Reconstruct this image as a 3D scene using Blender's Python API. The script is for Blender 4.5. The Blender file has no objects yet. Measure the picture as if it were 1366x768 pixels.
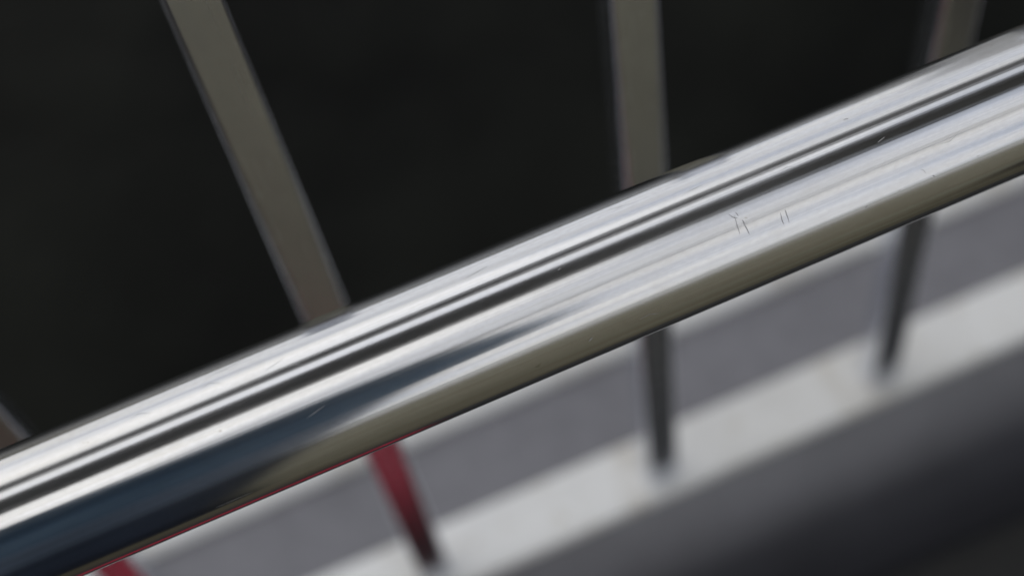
import bpy, bmesh, math, random
from mathutils import Vector, Matrix
random.seed(7)
S = bpy.context.scene
COL = S.collection
RZ = 1.0                      # height of the handrail axis above the deck (metres)

# ---------------------------------------------------------------- camera
cam = bpy.data.cameras.new('camera')
camo = bpy.data.objects.new('camera', cam)
COL.objects.link(camo)
right = Vector((0.91711336, -0.38443113, -0.10543143))
up = Vector((0.38390536, 0.7805787, 0.49326826))
fwd = Vector((0.10733015, 0.4928586, -0.86346432))
M = Matrix((right, up, -fwd)).transposed().to_4x4()
M.translation = Vector((0.0, -0.22912856, RZ + 0.41591039))
camo.matrix_world = M
cam.sensor_width = 36.0
cam.lens = 36.0 * 2170.05 / 1366.0
cam.clip_start = 0.02
cam.clip_end = 3000
cam.dof.use_dof = True
cam.dof.focus_distance = 0.472
cam.dof.aperture_fstop = 4.3
cam.dof.aperture_blades = 0
S.camera = camo

# ---------------------------------------------------------------- sky, sun, exposure
SUN_EL, SUN_AZ = math.radians(58), math.radians(-60)     # azimuth from +Y towards +X
w = bpy.data.worlds.new('World'); S.world = w; w.use_nodes = True
nt = w.node_tree; nt.nodes.clear()
out = nt.nodes.new('ShaderNodeOutputWorld')
mixs = nt.nodes.new('ShaderNodeMixShader')
bsky = nt.nodes.new('ShaderNodeBackground'); bsky.inputs['Strength'].default_value = 0.11
bcl = nt.nodes.new('ShaderNodeBackground'); bcl.inputs['Strength'].default_value = 1.0
sky = nt.nodes.new('ShaderNodeTexSky'); sky.sky_type = 'NISHITA'; sky.sun_disc = False
sky.sun_elevation = SUN_EL; sky.sun_rotation = SUN_AZ
tc = nt.nodes.new('ShaderNodeTexCoord')
nz = nt.nodes.new('ShaderNodeTexNoise'); nz.inputs['Scale'].default_value = 1.7
nz.inputs['Detail'].default_value = 4.0; nz.inputs['Roughness'].default_value = 0.5
rp = nt.nodes.new('ShaderNodeValToRGB')                  # how much cloud covers the blue
rp.color_ramp.elements[0].position = 0.30; rp.color_ramp.elements[0].color = (0.35, 0.35, 0.35, 1)
rp.color_ramp.elements[1].position = 0.48; rp.color_ramp.elements[1].color = (1, 1, 1, 1)
nz2 = nt.nodes.new('ShaderNodeTexNoise'); nz2.inputs['Scale'].default_value = 1.9
nz2.inputs['Detail'].default_value = 5.0
rp2 = nt.nodes.new('ShaderNodeValToRGB')                 # light and dark in the cloud
rp2.color_ramp.elements[0].position = 0.3; rp2.color_ramp.elements[0].color = (0.70, 0.75, 0.86, 1)
rp2.color_ramp.elements[1].position = 0.7; rp2.color_ramp.elements[1].color = (.98, .965, .93, 1)
L = nt.links.new
mpw = nt.nodes.new('ShaderNodeMapping'); mpw.inputs['Scale'].default_value = (1, 1, 2.6)   # layered cloud
L(tc.outputs['Generated'], mpw.inputs['Vector']); L(mpw.outputs[0], nz.inputs['Vector']); L(mpw.outputs[0], nz2.inputs['Vector'])
L(nz.outputs['Fac'], rp.inputs['Fac']); L(nz2.outputs['Fac'], rp2.inputs['Fac'])
L(sky.outputs['Color'], bsky.inputs['Color']); L(rp2.outputs['Color'], bcl.inputs['Color'])
L(rp.outputs['Color'], mixs.inputs['Fac']); L(bsky.outputs[0], mixs.inputs[1]); L(bcl.outputs[0], mixs.inputs[2])
L(mixs.outputs[0], out.inputs['Surface'])

sun = bpy.data.lights.new('sun', 'SUN'); sun.energy = 0.6; sun.angle = math.radians(95)
sun.color = (1.0, 0.96, 0.9)
suno = bpy.data.objects.new('sun', sun); COL.objects.link(suno)
sd = Vector((math.cos(SUN_EL) * math.sin(SUN_AZ), math.cos(SUN_EL) * math.cos(SUN_AZ), math.sin(SUN_EL)))
suno.rotation_euler = (-sd).to_track_quat('-Z', 'Y').to_euler()
suno.location = sd * 20

vs = S.view_settings
vs.view_transform = 'Standard'; vs.look = 'None'; vs.exposure = 0.1; vs.gamma = 1.0
vs.use_curve_mapping = False
S.cycles.use_denoising = True
S.cycles.max_bounces = 10; S.cycles.glossy_bounces = 8

# ---------------------------------------------------------------- helpers
def tag(o, label=None, cat=None, group=None, kind=None):
    for k, v in (('label', label), ('category', cat), ('group', group), ('kind', kind)):
        if v: o[k] = v
    return o

def link(name, bm, mat, parent=None, smooth=False):
    me = bpy.data.meshes.new(name); bm.normal_update(); bm.to_mesh(me); bm.free()
    if smooth:
        for p in me.polygons: p.use_smooth = True
    me.materials.append(mat)
    o = bpy.data.objects.new(name, me); COL.objects.link(o)
    if parent: o.parent = parent
    return o

def empty(name, loc):
    o = bpy.data.objects.new(name, None); COL.objects.link(o); o.location = loc
    bpy.context.view_layer.update()
    return o

def box(x0, x1, y0, y1, z0, z1, bevel=0.0, seg=2):
    bm = bmesh.new()
    bmesh.ops.create_cube(bm, size=1.0)
    for v in bm.verts:
        v.co = Vector((x0 + (v.co.x + .5) * (x1 - x0), y0 + (v.co.y + .5) * (y1 - y0), z0 + (v.co.z + .5) * (z1 - z0)))
    if bevel:
        bmesh.ops.bevel(bm, geom=bm.edges[:], offset=bevel, segments=seg, profile=0.5, affect='EDGES')
    return bm

def tube(p0, p1, r, n=32, caps=True):
    bm = bmesh.new(); p0 = Vector(p0); p1 = Vector(p1)
    q = (p1 - p0).to_track_quat('Z', 'Y')
    rings = []
    for p in (p0, p1):
        rings.append([bm.verts.new(p + q @ Vector((r * math.cos(2 * math.pi * i / n), r * math.sin(2 * math.pi * i / n), 0))) for i in range(n)])
    for i in range(n):
        f = bm.faces.new((rings[0][i], rings[0][(i + 1) % n], rings[1][(i + 1) % n], rings[1][i])); f.smooth = True
    if caps:
        bm.faces.new(rings[0][::-1]); bm.faces.new(rings[1])
    return bm

def profile_x(pts, x0, x1):
    """extrude an open (y, z) profile along X"""
    bm = bmesh.new()
    a = [bm.verts.new((x0, y, z)) for y, z in pts]; b = [bm.verts.new((x1, y, z)) for y, z in pts]
    for i in range(len(pts) - 1):
        bm.faces.new((a[i], a[i + 1], b[i + 1], b[i]))
    return bm

class Mat:
    def __init__(s, name, color, rough=.5, metal=0., spec=.5):
        s.m = bpy.data.materials.new(name); s.m.use_nodes = True; s.t = s.m.node_tree
        s.b = s.t.nodes['Principled BSDF']
        s.b.inputs['Base Color'].default_value = (*color, 1)
        s.b.inputs['Roughness'].default_value = rough
        s.b.inputs['Metallic'].default_value = metal
        s.b.inputs['Specular IOR Level'].default_value = spec
        s.tc = s.t.nodes.new('ShaderNodeTexCoord')
    def noise(s, scale=(1, 1, 1), detail=4, rough=.55, nscale=1.0, off=(0, 0, 0)):
        mp = s.t.nodes.new('ShaderNodeMapping'); mp.inputs['Scale'].default_value = scale
        mp.inputs['Location'].default_value = off
        n = s.t.nodes.new('ShaderNodeTexNoise'); n.inputs['Scale'].default_value = nscale
        n.inputs['Detail'].default_value = detail; n.inputs['Roughness'].default_value = rough
        s.t.links.new(s.tc.outputs['Object'], mp.inputs['Vector']); s.t.links.new(mp.outputs[0], n.inputs['Vector'])
        return n.outputs['Fac']
    def ramp(s, fac, stops):
        r = s.t.nodes.new('ShaderNodeValToRGB'); e = r.color_ramp.elements
        while len(e) < len(stops): e.new(.5)
        for i, (p, c) in enumerate(stops):
            e[i].position = p; e[i].color = (*c, 1) if len(c) == 3 else c
        s.t.links.new(fac, r.inputs['Fac']); return r.outputs['Color']
    def mix(s, fac, a, b, mode='MIX'):
        m = s.t.nodes.new('ShaderNodeMix'); m.data_type = 'RGBA'; m.blend_type = mode
        for sock, v in ((m.inputs[0], fac), (m.inputs[6], a), (m.inputs[7], b)):
            if hasattr(v, 'links'): s.t.links.new(v, sock)
            elif isinstance(v, (int, float)): sock.default_value = v
            else: sock.default_value = (*v, 1)
        return m.outputs[2]
    def to(s, sock, inp): s.t.links.new(sock, s.b.inputs[inp])
    def bump(s, h, strength, dist, prev=None):
        b = s.t.nodes.new('ShaderNodeBump'); b.inputs['Strength'].default_value = strength
        b.inputs['Distance'].default_value = dist
        s.t.links.new(h, b.inputs['Height'])
        if prev is not None: s.t.links.new(prev, b.inputs['Normal'])
        s.t.links.new(b.outputs[0], s.b.inputs['Normal']); return b.outputs[0]
    def rng(s, fac, a, b, lo=0., hi=1.):
        m = s.t.nodes.new('ShaderNodeMapRange'); m.inputs['From Min'].default_value = lo; m.inputs['From Max'].default_value = hi
        m.inputs['To Min'].default_value = a; m.inputs['To Max'].default_value = b
        s.t.links.new(fac, m.inputs['Value']); return m.outputs[0]

# ---------------------------------------------------------------- materials
def polished():
    m = Mat('polished_steel', (.66, .66, .67), .07, 1.0)
    fine = m.noise((4, 1800, 1800), 3, .6)           # drawn lines along the tube
    wide = m.noise((1.2, 300, 300), 3, .6, off=(3, 1, 7))
    blot = m.noise((55, 90, 90), 5, .65, off=(1, 5, 2))
    col = m.ramp(wide, [(.32, (.60, .595, .59)), (.5, (.66, .66, .67)), (.7, (.70, .70, .71))])
    col = m.mix(m.ramp(blot, [(.56, (0, 0, 0)), (.80, (.35, .35, .35))]), col, (.47, .44, .38))
    speck = m.noise((260, 420, 420), 2, .5, off=(9, 2, 4))
    col = m.mix(m.ramp(speck, [(.75, (0, 0, 0)), (.79, (.6, .6, .6))]), col, (.36, .33, .28))
    hair = m.noise((6, 2600, 2600), 2, .6, off=(7, 7, 7))
    col = m.mix(m.ramp(hair, [(.36, (.25, .25, .25)), (.56, (0, 0, 0))]), col, (.50, .495, .49))
    grain = m.noise((420, 900, 900), 2, .6, off=(3, 9, 1))
    col = m.mix(m.ramp(grain, [(.35, (.28, .28, .28)), (.6, (0, 0, 0))]), col, (.55, .545, .54))
    smear = m.noise((8, 40, 40), 5, .65, off=(6, 1, 3))
    m.to(col, 'Base Color')
    m.to(m.rng(smear, .11, .18, .38, .72), 'Roughness')
    n = m.bump(fine, .045, .0004)
    m.bump(wide, .05, .0004, n)
    return m.m

def satin():
    m = Mat('satin_steel', (.55, .54, .52), .2, 1.0)
    ln = m.noise((900, 900, 8), 3, .6)
    bl = m.noise((40, 40, 25), 4, .6, off=(2, 2, 2))
    col = m.ramp(bl, [(.3, (.68, .70, .76)), (.65, (.77, .795, .86))])
    sp = m.noise((90, 90, 60), 2, .5, off=(5, 8, 1))
    col = m.mix(m.ramp(sp, [(.73, (0, 0, 0)), (.77, (.6, .6, .6))]), col, (.22, .19, .12))
    m.to(col, 'Base Color')
    m.to(m.rng(ln, .18, .29, .3, .7), 'Roughness')
    m.bump(ln, .08, .0004)
    return m.m

def coping_mat():
    m = Mat('white_paint', (.78, .78, .76), .45)
    a = m.noise((9, 9, 9), 5, .6); b = m.noise((60, 60, 60), 5, .6, off=(4, 4, 1))
    col = m.ramp(a, [(.3, (.76, .755, .735)), (.6, (.90, .90, .89))])
    col = m.mix(m.ramp(b, [(.58, (0, 0, 0)), (.78, (.5, .5, .5))]), col, (.52, .46, .33))
    sep = m.t.nodes.new('ShaderNodeSeparateXYZ'); m.t.links.new(m.tc.outputs['Object'], sep.inputs[0])
    pp = m.t.nodes.new('ShaderNodeMath'); pp.operation = 'PINGPONG'; pp.inputs[1].default_value = .074
    ad = m.t.nodes.new('ShaderNodeMath'); ad.operation = 'ADD'; ad.inputs[1].default_value = .0185
    m.t.links.new(sep.outputs['X'], ad.inputs[0]); m.t.links.new(ad.outputs[0], pp.inputs[0])
    near = m.rng(pp.outputs[0], 1., 0., .004, .024)       # rust bleeding from each bar's foot
    c_ = m.noise((50, 30, 30), 4, .6, off=(8, 1, 1))
    mk = m.mix(1., near, m.ramp(c_, [(.40, (0, 0, 0)), (.66, (.42, .42, .42))]), 'MULTIPLY')
    col = m.mix(mk, col, (.40, .32, .19))
    m.to(col, 'Base Color'); m.bump(b, .15, .001)
    return m.m

def plain(name, c0, c1, rough, scale, bump=.2, dist=.002, spec=.4):
    m = Mat(name, c0, rough, 0, spec)
    n = m.noise((scale,) * 3, 6, .6)
    m.to(m.ramp(n, [(.3, c0), (.7, c1)]), 'Base Color'); m.bump(n, bump, dist)
    return m.m

def water_mat():
    m = Mat('dark_water', (.004, .005, .0045), .12, 0, .04)
    n = m.noise((1.6, 1.6, 1.6), 4, .55); n2 = m.noise((9, 9, 9), 3, .5, off=(2, 3, 0))
    m.to(m.ramp(n, [(.3, (.0008, .0010, .0009)), (.68, (.0070, .0078, .0062))]), 'Base Color')
    b = m.bump(n, .35, .15); m.bump(n2, .25, .03, b)
    return m.m

POL, SAT, COP = polished(), satin(), coping_mat()
GREY = plain('grey_deck_paint', (.195, .193, .213), (.24, .238, .26), .6, 70)
def fascia_mat():
    m = Mat('graded_fascia', (.2, .2, .22), .6, 0, .4)      # grey at the top, grading to blue-black lower down
    n = m.noise((12, 12, 12), 5, .6)
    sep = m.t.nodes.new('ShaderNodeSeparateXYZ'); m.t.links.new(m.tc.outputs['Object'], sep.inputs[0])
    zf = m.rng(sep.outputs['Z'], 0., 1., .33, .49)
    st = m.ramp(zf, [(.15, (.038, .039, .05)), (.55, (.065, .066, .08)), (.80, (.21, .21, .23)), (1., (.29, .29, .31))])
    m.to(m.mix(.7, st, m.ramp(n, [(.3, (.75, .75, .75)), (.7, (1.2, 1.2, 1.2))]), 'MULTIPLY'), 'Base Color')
    return m.m
FASC = fascia_mat()
NAVYWALL = plain('blue_black_paint', (.022, .023, .03), (.03, .031, .04), .5, 30)
def deck_mat():
    m = Mat('weathered_deck', (.15, .14, .11), .7, 0, .3)
    a = m.noise((.5, 3.4, 1), 5, .65); b = m.noise((5, 5, 5), 6, .65, off=(2, 7, 0))
    col = m.ramp(a, [(.32, (.12, .088, .052)), (.5, (.165, .15, .10)), (.68, (.20, .22, .155))])
    m.to(m.mix(.5, col, m.ramp(b, [(.3, (.08, .068, .042)), (.7, (.22, .205, .14))])), 'Base Color')
    m.bump(b, .3, .004)
    return m.m
DECK = deck_mat()
RUBBER = plain('black_rubber', (.05, .05, .05), (.068, .068, .066), .65, 60)
BLOCKER_PALE = plain('pale_grey_paint', (.74, .74, .73), (.80, .80, .79), .6, 3, .1, .002)
COLM = plain('dark_brown_paint', (.05, .045, .04), (.07, .06, .055), .6, 5)
WALLW = plain('white_render', (.76, .76, .74), (.82, .82, .80), .7, 2)
STEELD = plain('grey_steel', (.38, .385, .40), (.46, .465, .48), .6, 6)
def standin_mat():
    m = Mat('navy_standin_cloth', (.03, .06, .1), .75, 0, .3)
    n = m.noise((6, 6, 14), 5, .6)
    sep = m.t.nodes.new('ShaderNodeSeparateXYZ'); m.t.links.new(m.tc.outputs['Object'], sep.inputs[0])
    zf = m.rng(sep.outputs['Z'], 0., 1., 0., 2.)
    st = m.ramp(zf, [(.0, (.028, .036, .06)), (.44, (.022, .034, .058)), (.50, (.11, .145, .20)), (.60, (.125, .165, .225)), (.64, (.08, .135, .20)), (.72, (.095, .155, .225)), (.82, (.05, .10, .165)), (1.0, (.055, .105, .165))])  # paler bands where the mirrored stand-in should fade to steel blue
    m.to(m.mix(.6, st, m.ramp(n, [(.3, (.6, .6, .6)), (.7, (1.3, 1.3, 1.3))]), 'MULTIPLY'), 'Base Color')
    return m.m
NAVY = standin_mat()
REDP = plain('red_plastic', (.68, .025, .075), (.76, .035, .09), .4, 12, .05)
BLACKP = plain('black_plastic', (.02, .02, .02), (.03, .03, .03), .5, 20)
BANK = plain('far_bank_earth', (.05, .055, .03), (.12, .10, .06), .9, .05, .3, .5)
WATER = water_mat()
SCR = plain('scratch_dirt', (.38, .38, .385), (.54, .54, .545), .6, 900, 0, 0)

# ---------------------------------------------------------------- setting
H = RZ - 0.49633                      # top of the white coping
XA, XB = -3.0, 3.2
Y_IN, Y_MID, Y_OUT, Y_END = .1190, .1603, .2178, .254

def sheet(name, x0, x1, y0, y1, z, mat, kind='structure'):
    bm = bmesh.new()
    bm.faces.new([bm.verts.new(c) for c in ((x0, y0, z), (x1, y0, z), (x1, y1, z), (x0, y1, z))])
    return tag(link(name, bm, mat), kind=kind)

sheet('water', -900, 900, .26, 1500, -1.5, WATER)
sheet('deck', -14, 14, -8.2, .195, 0.0, DECK)
sheet('deck_walkway_strip', -14, 14, -.32, .19, 0.004, RUBBER)

bm = bmesh.new()                     # low wooded bank across the water
prev = None
for i in range(121):
    x = -900 + 15 * i
    z = 9 + 5 * math.sin(i * .37) + 3 * math.sin(i * 1.13 + 1) + random.uniform(-1.2, 1.2)
    cur = [bm.verts.new((x, 190, -1.6)), bm.verts.new((x, 198, z * .7)), bm.verts.new((x, 212, z)), bm.verts.new((x, 270, z * .5 - 2))]
    if prev:
        for k in range(3): bm.faces.new((prev[k], cur[k], cur[k + 1], prev[k + 1]))
    prev = cur
tag(link('far_bank', bm, BANK), kind='structure')

kerb = tag(empty('kerb', (0, 0, 0)), kind='structure')
link('coping', box(XA, XB, Y_IN, Y_MID, H - .011, H, .003, 3), COP, kerb)
link('ledge', box(XA, XB, Y_MID + .001, Y_OUT - .001, H - .06, H - .007, 0), GREY, kerb)
link('outer_lip', box(XA, XB, Y_OUT, Y_END, H - .05, H + .001, .006, 3), COP, kerb)
pts = [(Y_IN + .03, H - .0115), (Y_IN + .016, H - .0165)]
for i in range(57):                  # broad rounded fascia under the coping
    a = math.radians(12 + 150 * i / 56)
    pts.append((Y_IN + .012 + .06 * (math.sin(math.radians(12)) - math.sin(a)), H - .0175 - .15 * (math.cos(math.radians(12)) - math.cos(a))))
link('fascia', profile_x(pts, XA, XB), FASC, kerb, True)
link('kerb_wall', box(XA, XB, Y_IN + .034, Y_END - .012, -1.6, H - .061), NAVYWALL, kerb)

blocker = empty('side_light_blocker', (.72, .2, H))  # unseen panel added to shade the right end of the kerb
tag(blocker, 'unseen pale grey panel right of the bars, added to block light', 'panel')
link('panel', box(.0, .03, -.03, 1.05, .03, 1.0, .004), BLOCKER_PALE, blocker)
link('frame', box(-.008, .038, 1.051, 1.09, .02, 1.02, .004), SAT, blocker)
link('foot', box(-.01, .04, -.02, .05, .002, .0295, .003), SAT, blocker)

wall = link('parapet_wall', box(-12, 12, -8.4, -8.0, -.02, 1.1, .02), WALLW)
tag(wall, 'long low white wall across the far side of the deck', 'wall')

# ---------------------------------------------------------------- railing
rail = empty('railing', (0, 0, 0))
tag(rail, 'stainless steel railing with a thick polished handrail and flat upright bars', 'railing')
R = .0212
hb = bmesh.new()
n, xs = 192, [-1.6 + .2 * i for i in range(18)]
rings = [[hb.verts.new((x, R * math.cos(2 * math.pi * i / n), RZ + R * math.sin(2 * math.pi * i / n))) for i in range(n)] for x in xs]
for a, b in zip(rings, rings[1:]):
    for i in range(n):
        hb.faces.new((a[i], a[(i + 1) % n], b[(i + 1) % n], b[i]))
hand = link('handrail', hb, POL, rail, True)
tag(hand, 'thick polished steel tube running diagonally, mirrored streaks along it')
for x in (-1.35, 1.62):              # what carries the tube, beyond both ends of the picture
    link('post', tube((x, 0, .002), (x, 0, RZ - R + .003), .019), SAT, rail)

SP, BW, BD, YB, X1 = .1480, .0193, .01663, .12776, -.01225
bars = [X1 - SP + .006, X1, X1 + SP, X1 + 2 * SP]
blab = ['upright bar at the lower left corner, mirroring red', 'upright bar leaning left in the picture, mirroring red near its foot',
        'middle upright bar, grey and dark near its foot', 'rightmost upright bar, dark and most out of focus']
tops = [.05, .055, .03, .0]
src = None
for i, x in enumerate(bars):
    if src is None:
        b = src = link('baluster', box(0, BW, 0, BD, H - .004, RZ + .05, .0024, 4), SAT, rail)
    else:
        b = src.copy(); COL.objects.link(b); b.parent = rail
    b.location = (x, YB, 0)
    b['label'] = blab[i]

# scratches and nicks in the polish: (x along the tube, angle round it)
SC = [[(.11437, 112.5), (.11521, 116.0), (.11633, 117.9)], [(.11643, 112.9), (.11679, 116.5)],
      [(.11579, 115.4), (.11537, 122.4), (.11524, 129.8)], [(.11732, 122.1), (.11762, 128.1), (.11785, 133.3)],
      [(.11736, 120.3), (.11768, 124.4)], [(.12847, 127.0), (.12821, 132.3), (.12835, 136.9)],
      [(.13009, 125.6), (.13004, 129.3), (.13002, 136.9)], [(.17199, 139.1), (.17286, 140.1), (.1733, 143.2)],
      [(.17516, 147.4), (.17598, 149.7)], [(.15302, 150.5), (.154, 150.3)], [(.06303, 100.8), (.06399, 100.6)],
      [(.06423, 166.1), (.06534, 163.5)], [(.15826, 74.5), (.15983, 75.2)], [(.1632, 105.7), (.16572, 103.9)]]
for k in range(16):                  # hairlines lying mostly along the tube
    x = random.uniform(-.09, .23); a = random.uniform(62, 195); l = random.uniform(.003, .011)
    SC.append([(x, a), (x + l * .5, a + random.uniform(-2, 2)), (x + l, a + random.uniform(-4, 4))])
for s in SC:
    bm = bmesh.new(); fine = []
    for (xa, aa), (xb_, ab) in zip(s, s[1:]):
        for k in range(6): fine.append((xa + (xb_ - xa) * k / 6, aa + (ab - aa) * k / 6))
    fine.append(s[-1])
    P = []
    for k, (x, a) in enumerate(fine):
        t = k / (len(fine) - 1)
        a = math.radians(a)
        P.append((Vector((x + random.uniform(-1, 1) * .00004, (R + .00003) * math.cos(a), RZ + (R + .00003) * math.sin(a))), Vector((0, math.cos(a), math.sin(a))), (.00011 if len(s) < 3 or abs(s[0][1] - s[-1][1]) > 4.2 else .00005) * (.35 + math.sin(math.pi * min(.95, max(.1, t))))))
    prev = None
    for k, (p, nn, hw) in enumerate(P):
        d = (P[min(k + 1, len(P) - 1)][0] - P[max(k - 1, 0)][0]).normalized()
        side = nn.cross(d).normalized() * hw * random.uniform(.7, 1.2)
        cur = (bm.verts.new(p - side), bm.verts.new(p + side))
        if prev: bm.faces.new((prev[0], cur[0], cur[1], prev[1]))
        prev = cur
    link('scratch', bm, SCR, hand)

# ---------------------------------------------------------------- what the polish mirrors, and an added light blocker
fr = empty('canopy_frame', (0, 0, 0))
tag(fr, 'dark steel overhead frame, mirrored as dark lines along the handrail', 'frame')
ZB = RZ + 1.4
def yat(el): return -1.4 / math.tan(math.radians(el))
link('beam', box(-7, 7, yat(81), yat(104), ZB, ZB + .12, .01), STEELD, fr)
link('beam', box(-7, 7, yat(115.5), yat(125.5), ZB, ZB + .12, .01), STEELD, fr)
link('cable', tube((-7, yat(49.8), ZB + .03), (7, yat(49.8), ZB + .03), .04, 16), STEELD, fr)
for x in (-6.6, 6.6):
    link('cross_beam', box(x - .06, x + .06, yat(49.8) - .2, yat(127.5) + .05, ZB + .121, ZB + .24, .01), STEELD, fr)
    link('post', box(x - .06, x + .06, yat(49.8) - .19, yat(49.8) - .07, .002, ZB + .12, .01), STEELD, fr)

lk = empty('inboard_light_blocker', (.92, -.52, .002))  # unseen box added to keep light off the right end
tag(lk, 'unseen dark brown box, added inboard to block light at the right end', 'light blocker')
link('body', box(-.18, .18, -.38, .38, 0, 1.52, .012), COLM, lk)
link('door', box(-.196, -.1805, -.34, .34, .06, 1.46, .005), COLM, lk)
link('handle', tube((-.215, .26, .7), (-.215, .26, .85), .008, 16), SAT, lk)
standin = empty('photographer_standin', (-1.1, -.68, 0))  # cloth shape standing in for the photographer in a navy jacket
tag(standin, 'navy blue cloth stand-in for the photographer, mirrored in the left end of the handrail', 'stand-in')
edge = [(-1.0, -.13), (-.59, -.12), (-.2, -.07), (.035, -.02), (.22, .03), (.27, .08), (.31, .125), (.41, .175), (.58, .133), (.73, .085), (.86, .014), (1.0, -.13), (1.38, -.5), (1.95, -1.1)]
def xr(z):
    for (za, xa), (zb, xb_) in zip(edge, edge[1:]):
        if za <= z <= zb: return xa + (xb_ - xa) * (z - za) / (zb - za)
    return edge[-1][1]
bm = bmesh.new(); rows = []
NX, NZ = 40, 80
for j in range(NZ + 1):
    z = -.995 + (1.945 + .995) * j / NZ; row = []
    for i in range(NX + 1):
        t = i / NX; x = -1.3 + (xr(z) + 1.3) * t
        y = .03 * math.sin(x * 17 + z * 1.5) + .015 * math.sin(x * 41 - z * 4) + .02 * math.sin(z * 9 + x * 3)
        row.append(bm.verts.new((x + 1.1, y, z + RZ)))
    rows.append(row)
for j in range(NZ):
    for i in range(NX):
        bm.faces.new((rows[j][i], rows[j][i + 1], rows[j + 1][i + 1], rows[j + 1][i]))
cv = link('canvas', bm, NAVY, standin, True)
sm = cv.modifiers.new('thickness', 'SOLIDIFY'); sm.thickness = .004
link('pole', tube((-.22, 0, .002), (-.22, 0, RZ + 2.0), .02), STEELD, standin)

tb = empty('storage_chest', (-.125, -.050, .005))
tag(tb, 'red plastic chest under the handrail, mirrored in the bars and rail', 'chest')
link('body', box(-.145, .145, -.028, .028, 0, .305, .008, 3), BLACKP, tb)
link('lid', box(-.155, .155, -.033, .033, .3055, .335, .012, 3), REDP, tb)
for x in (-.1, .06):
    link('latch', box(x, x + .04, -.043, -.0335, .25, .32, .003), BLACKP, tb)
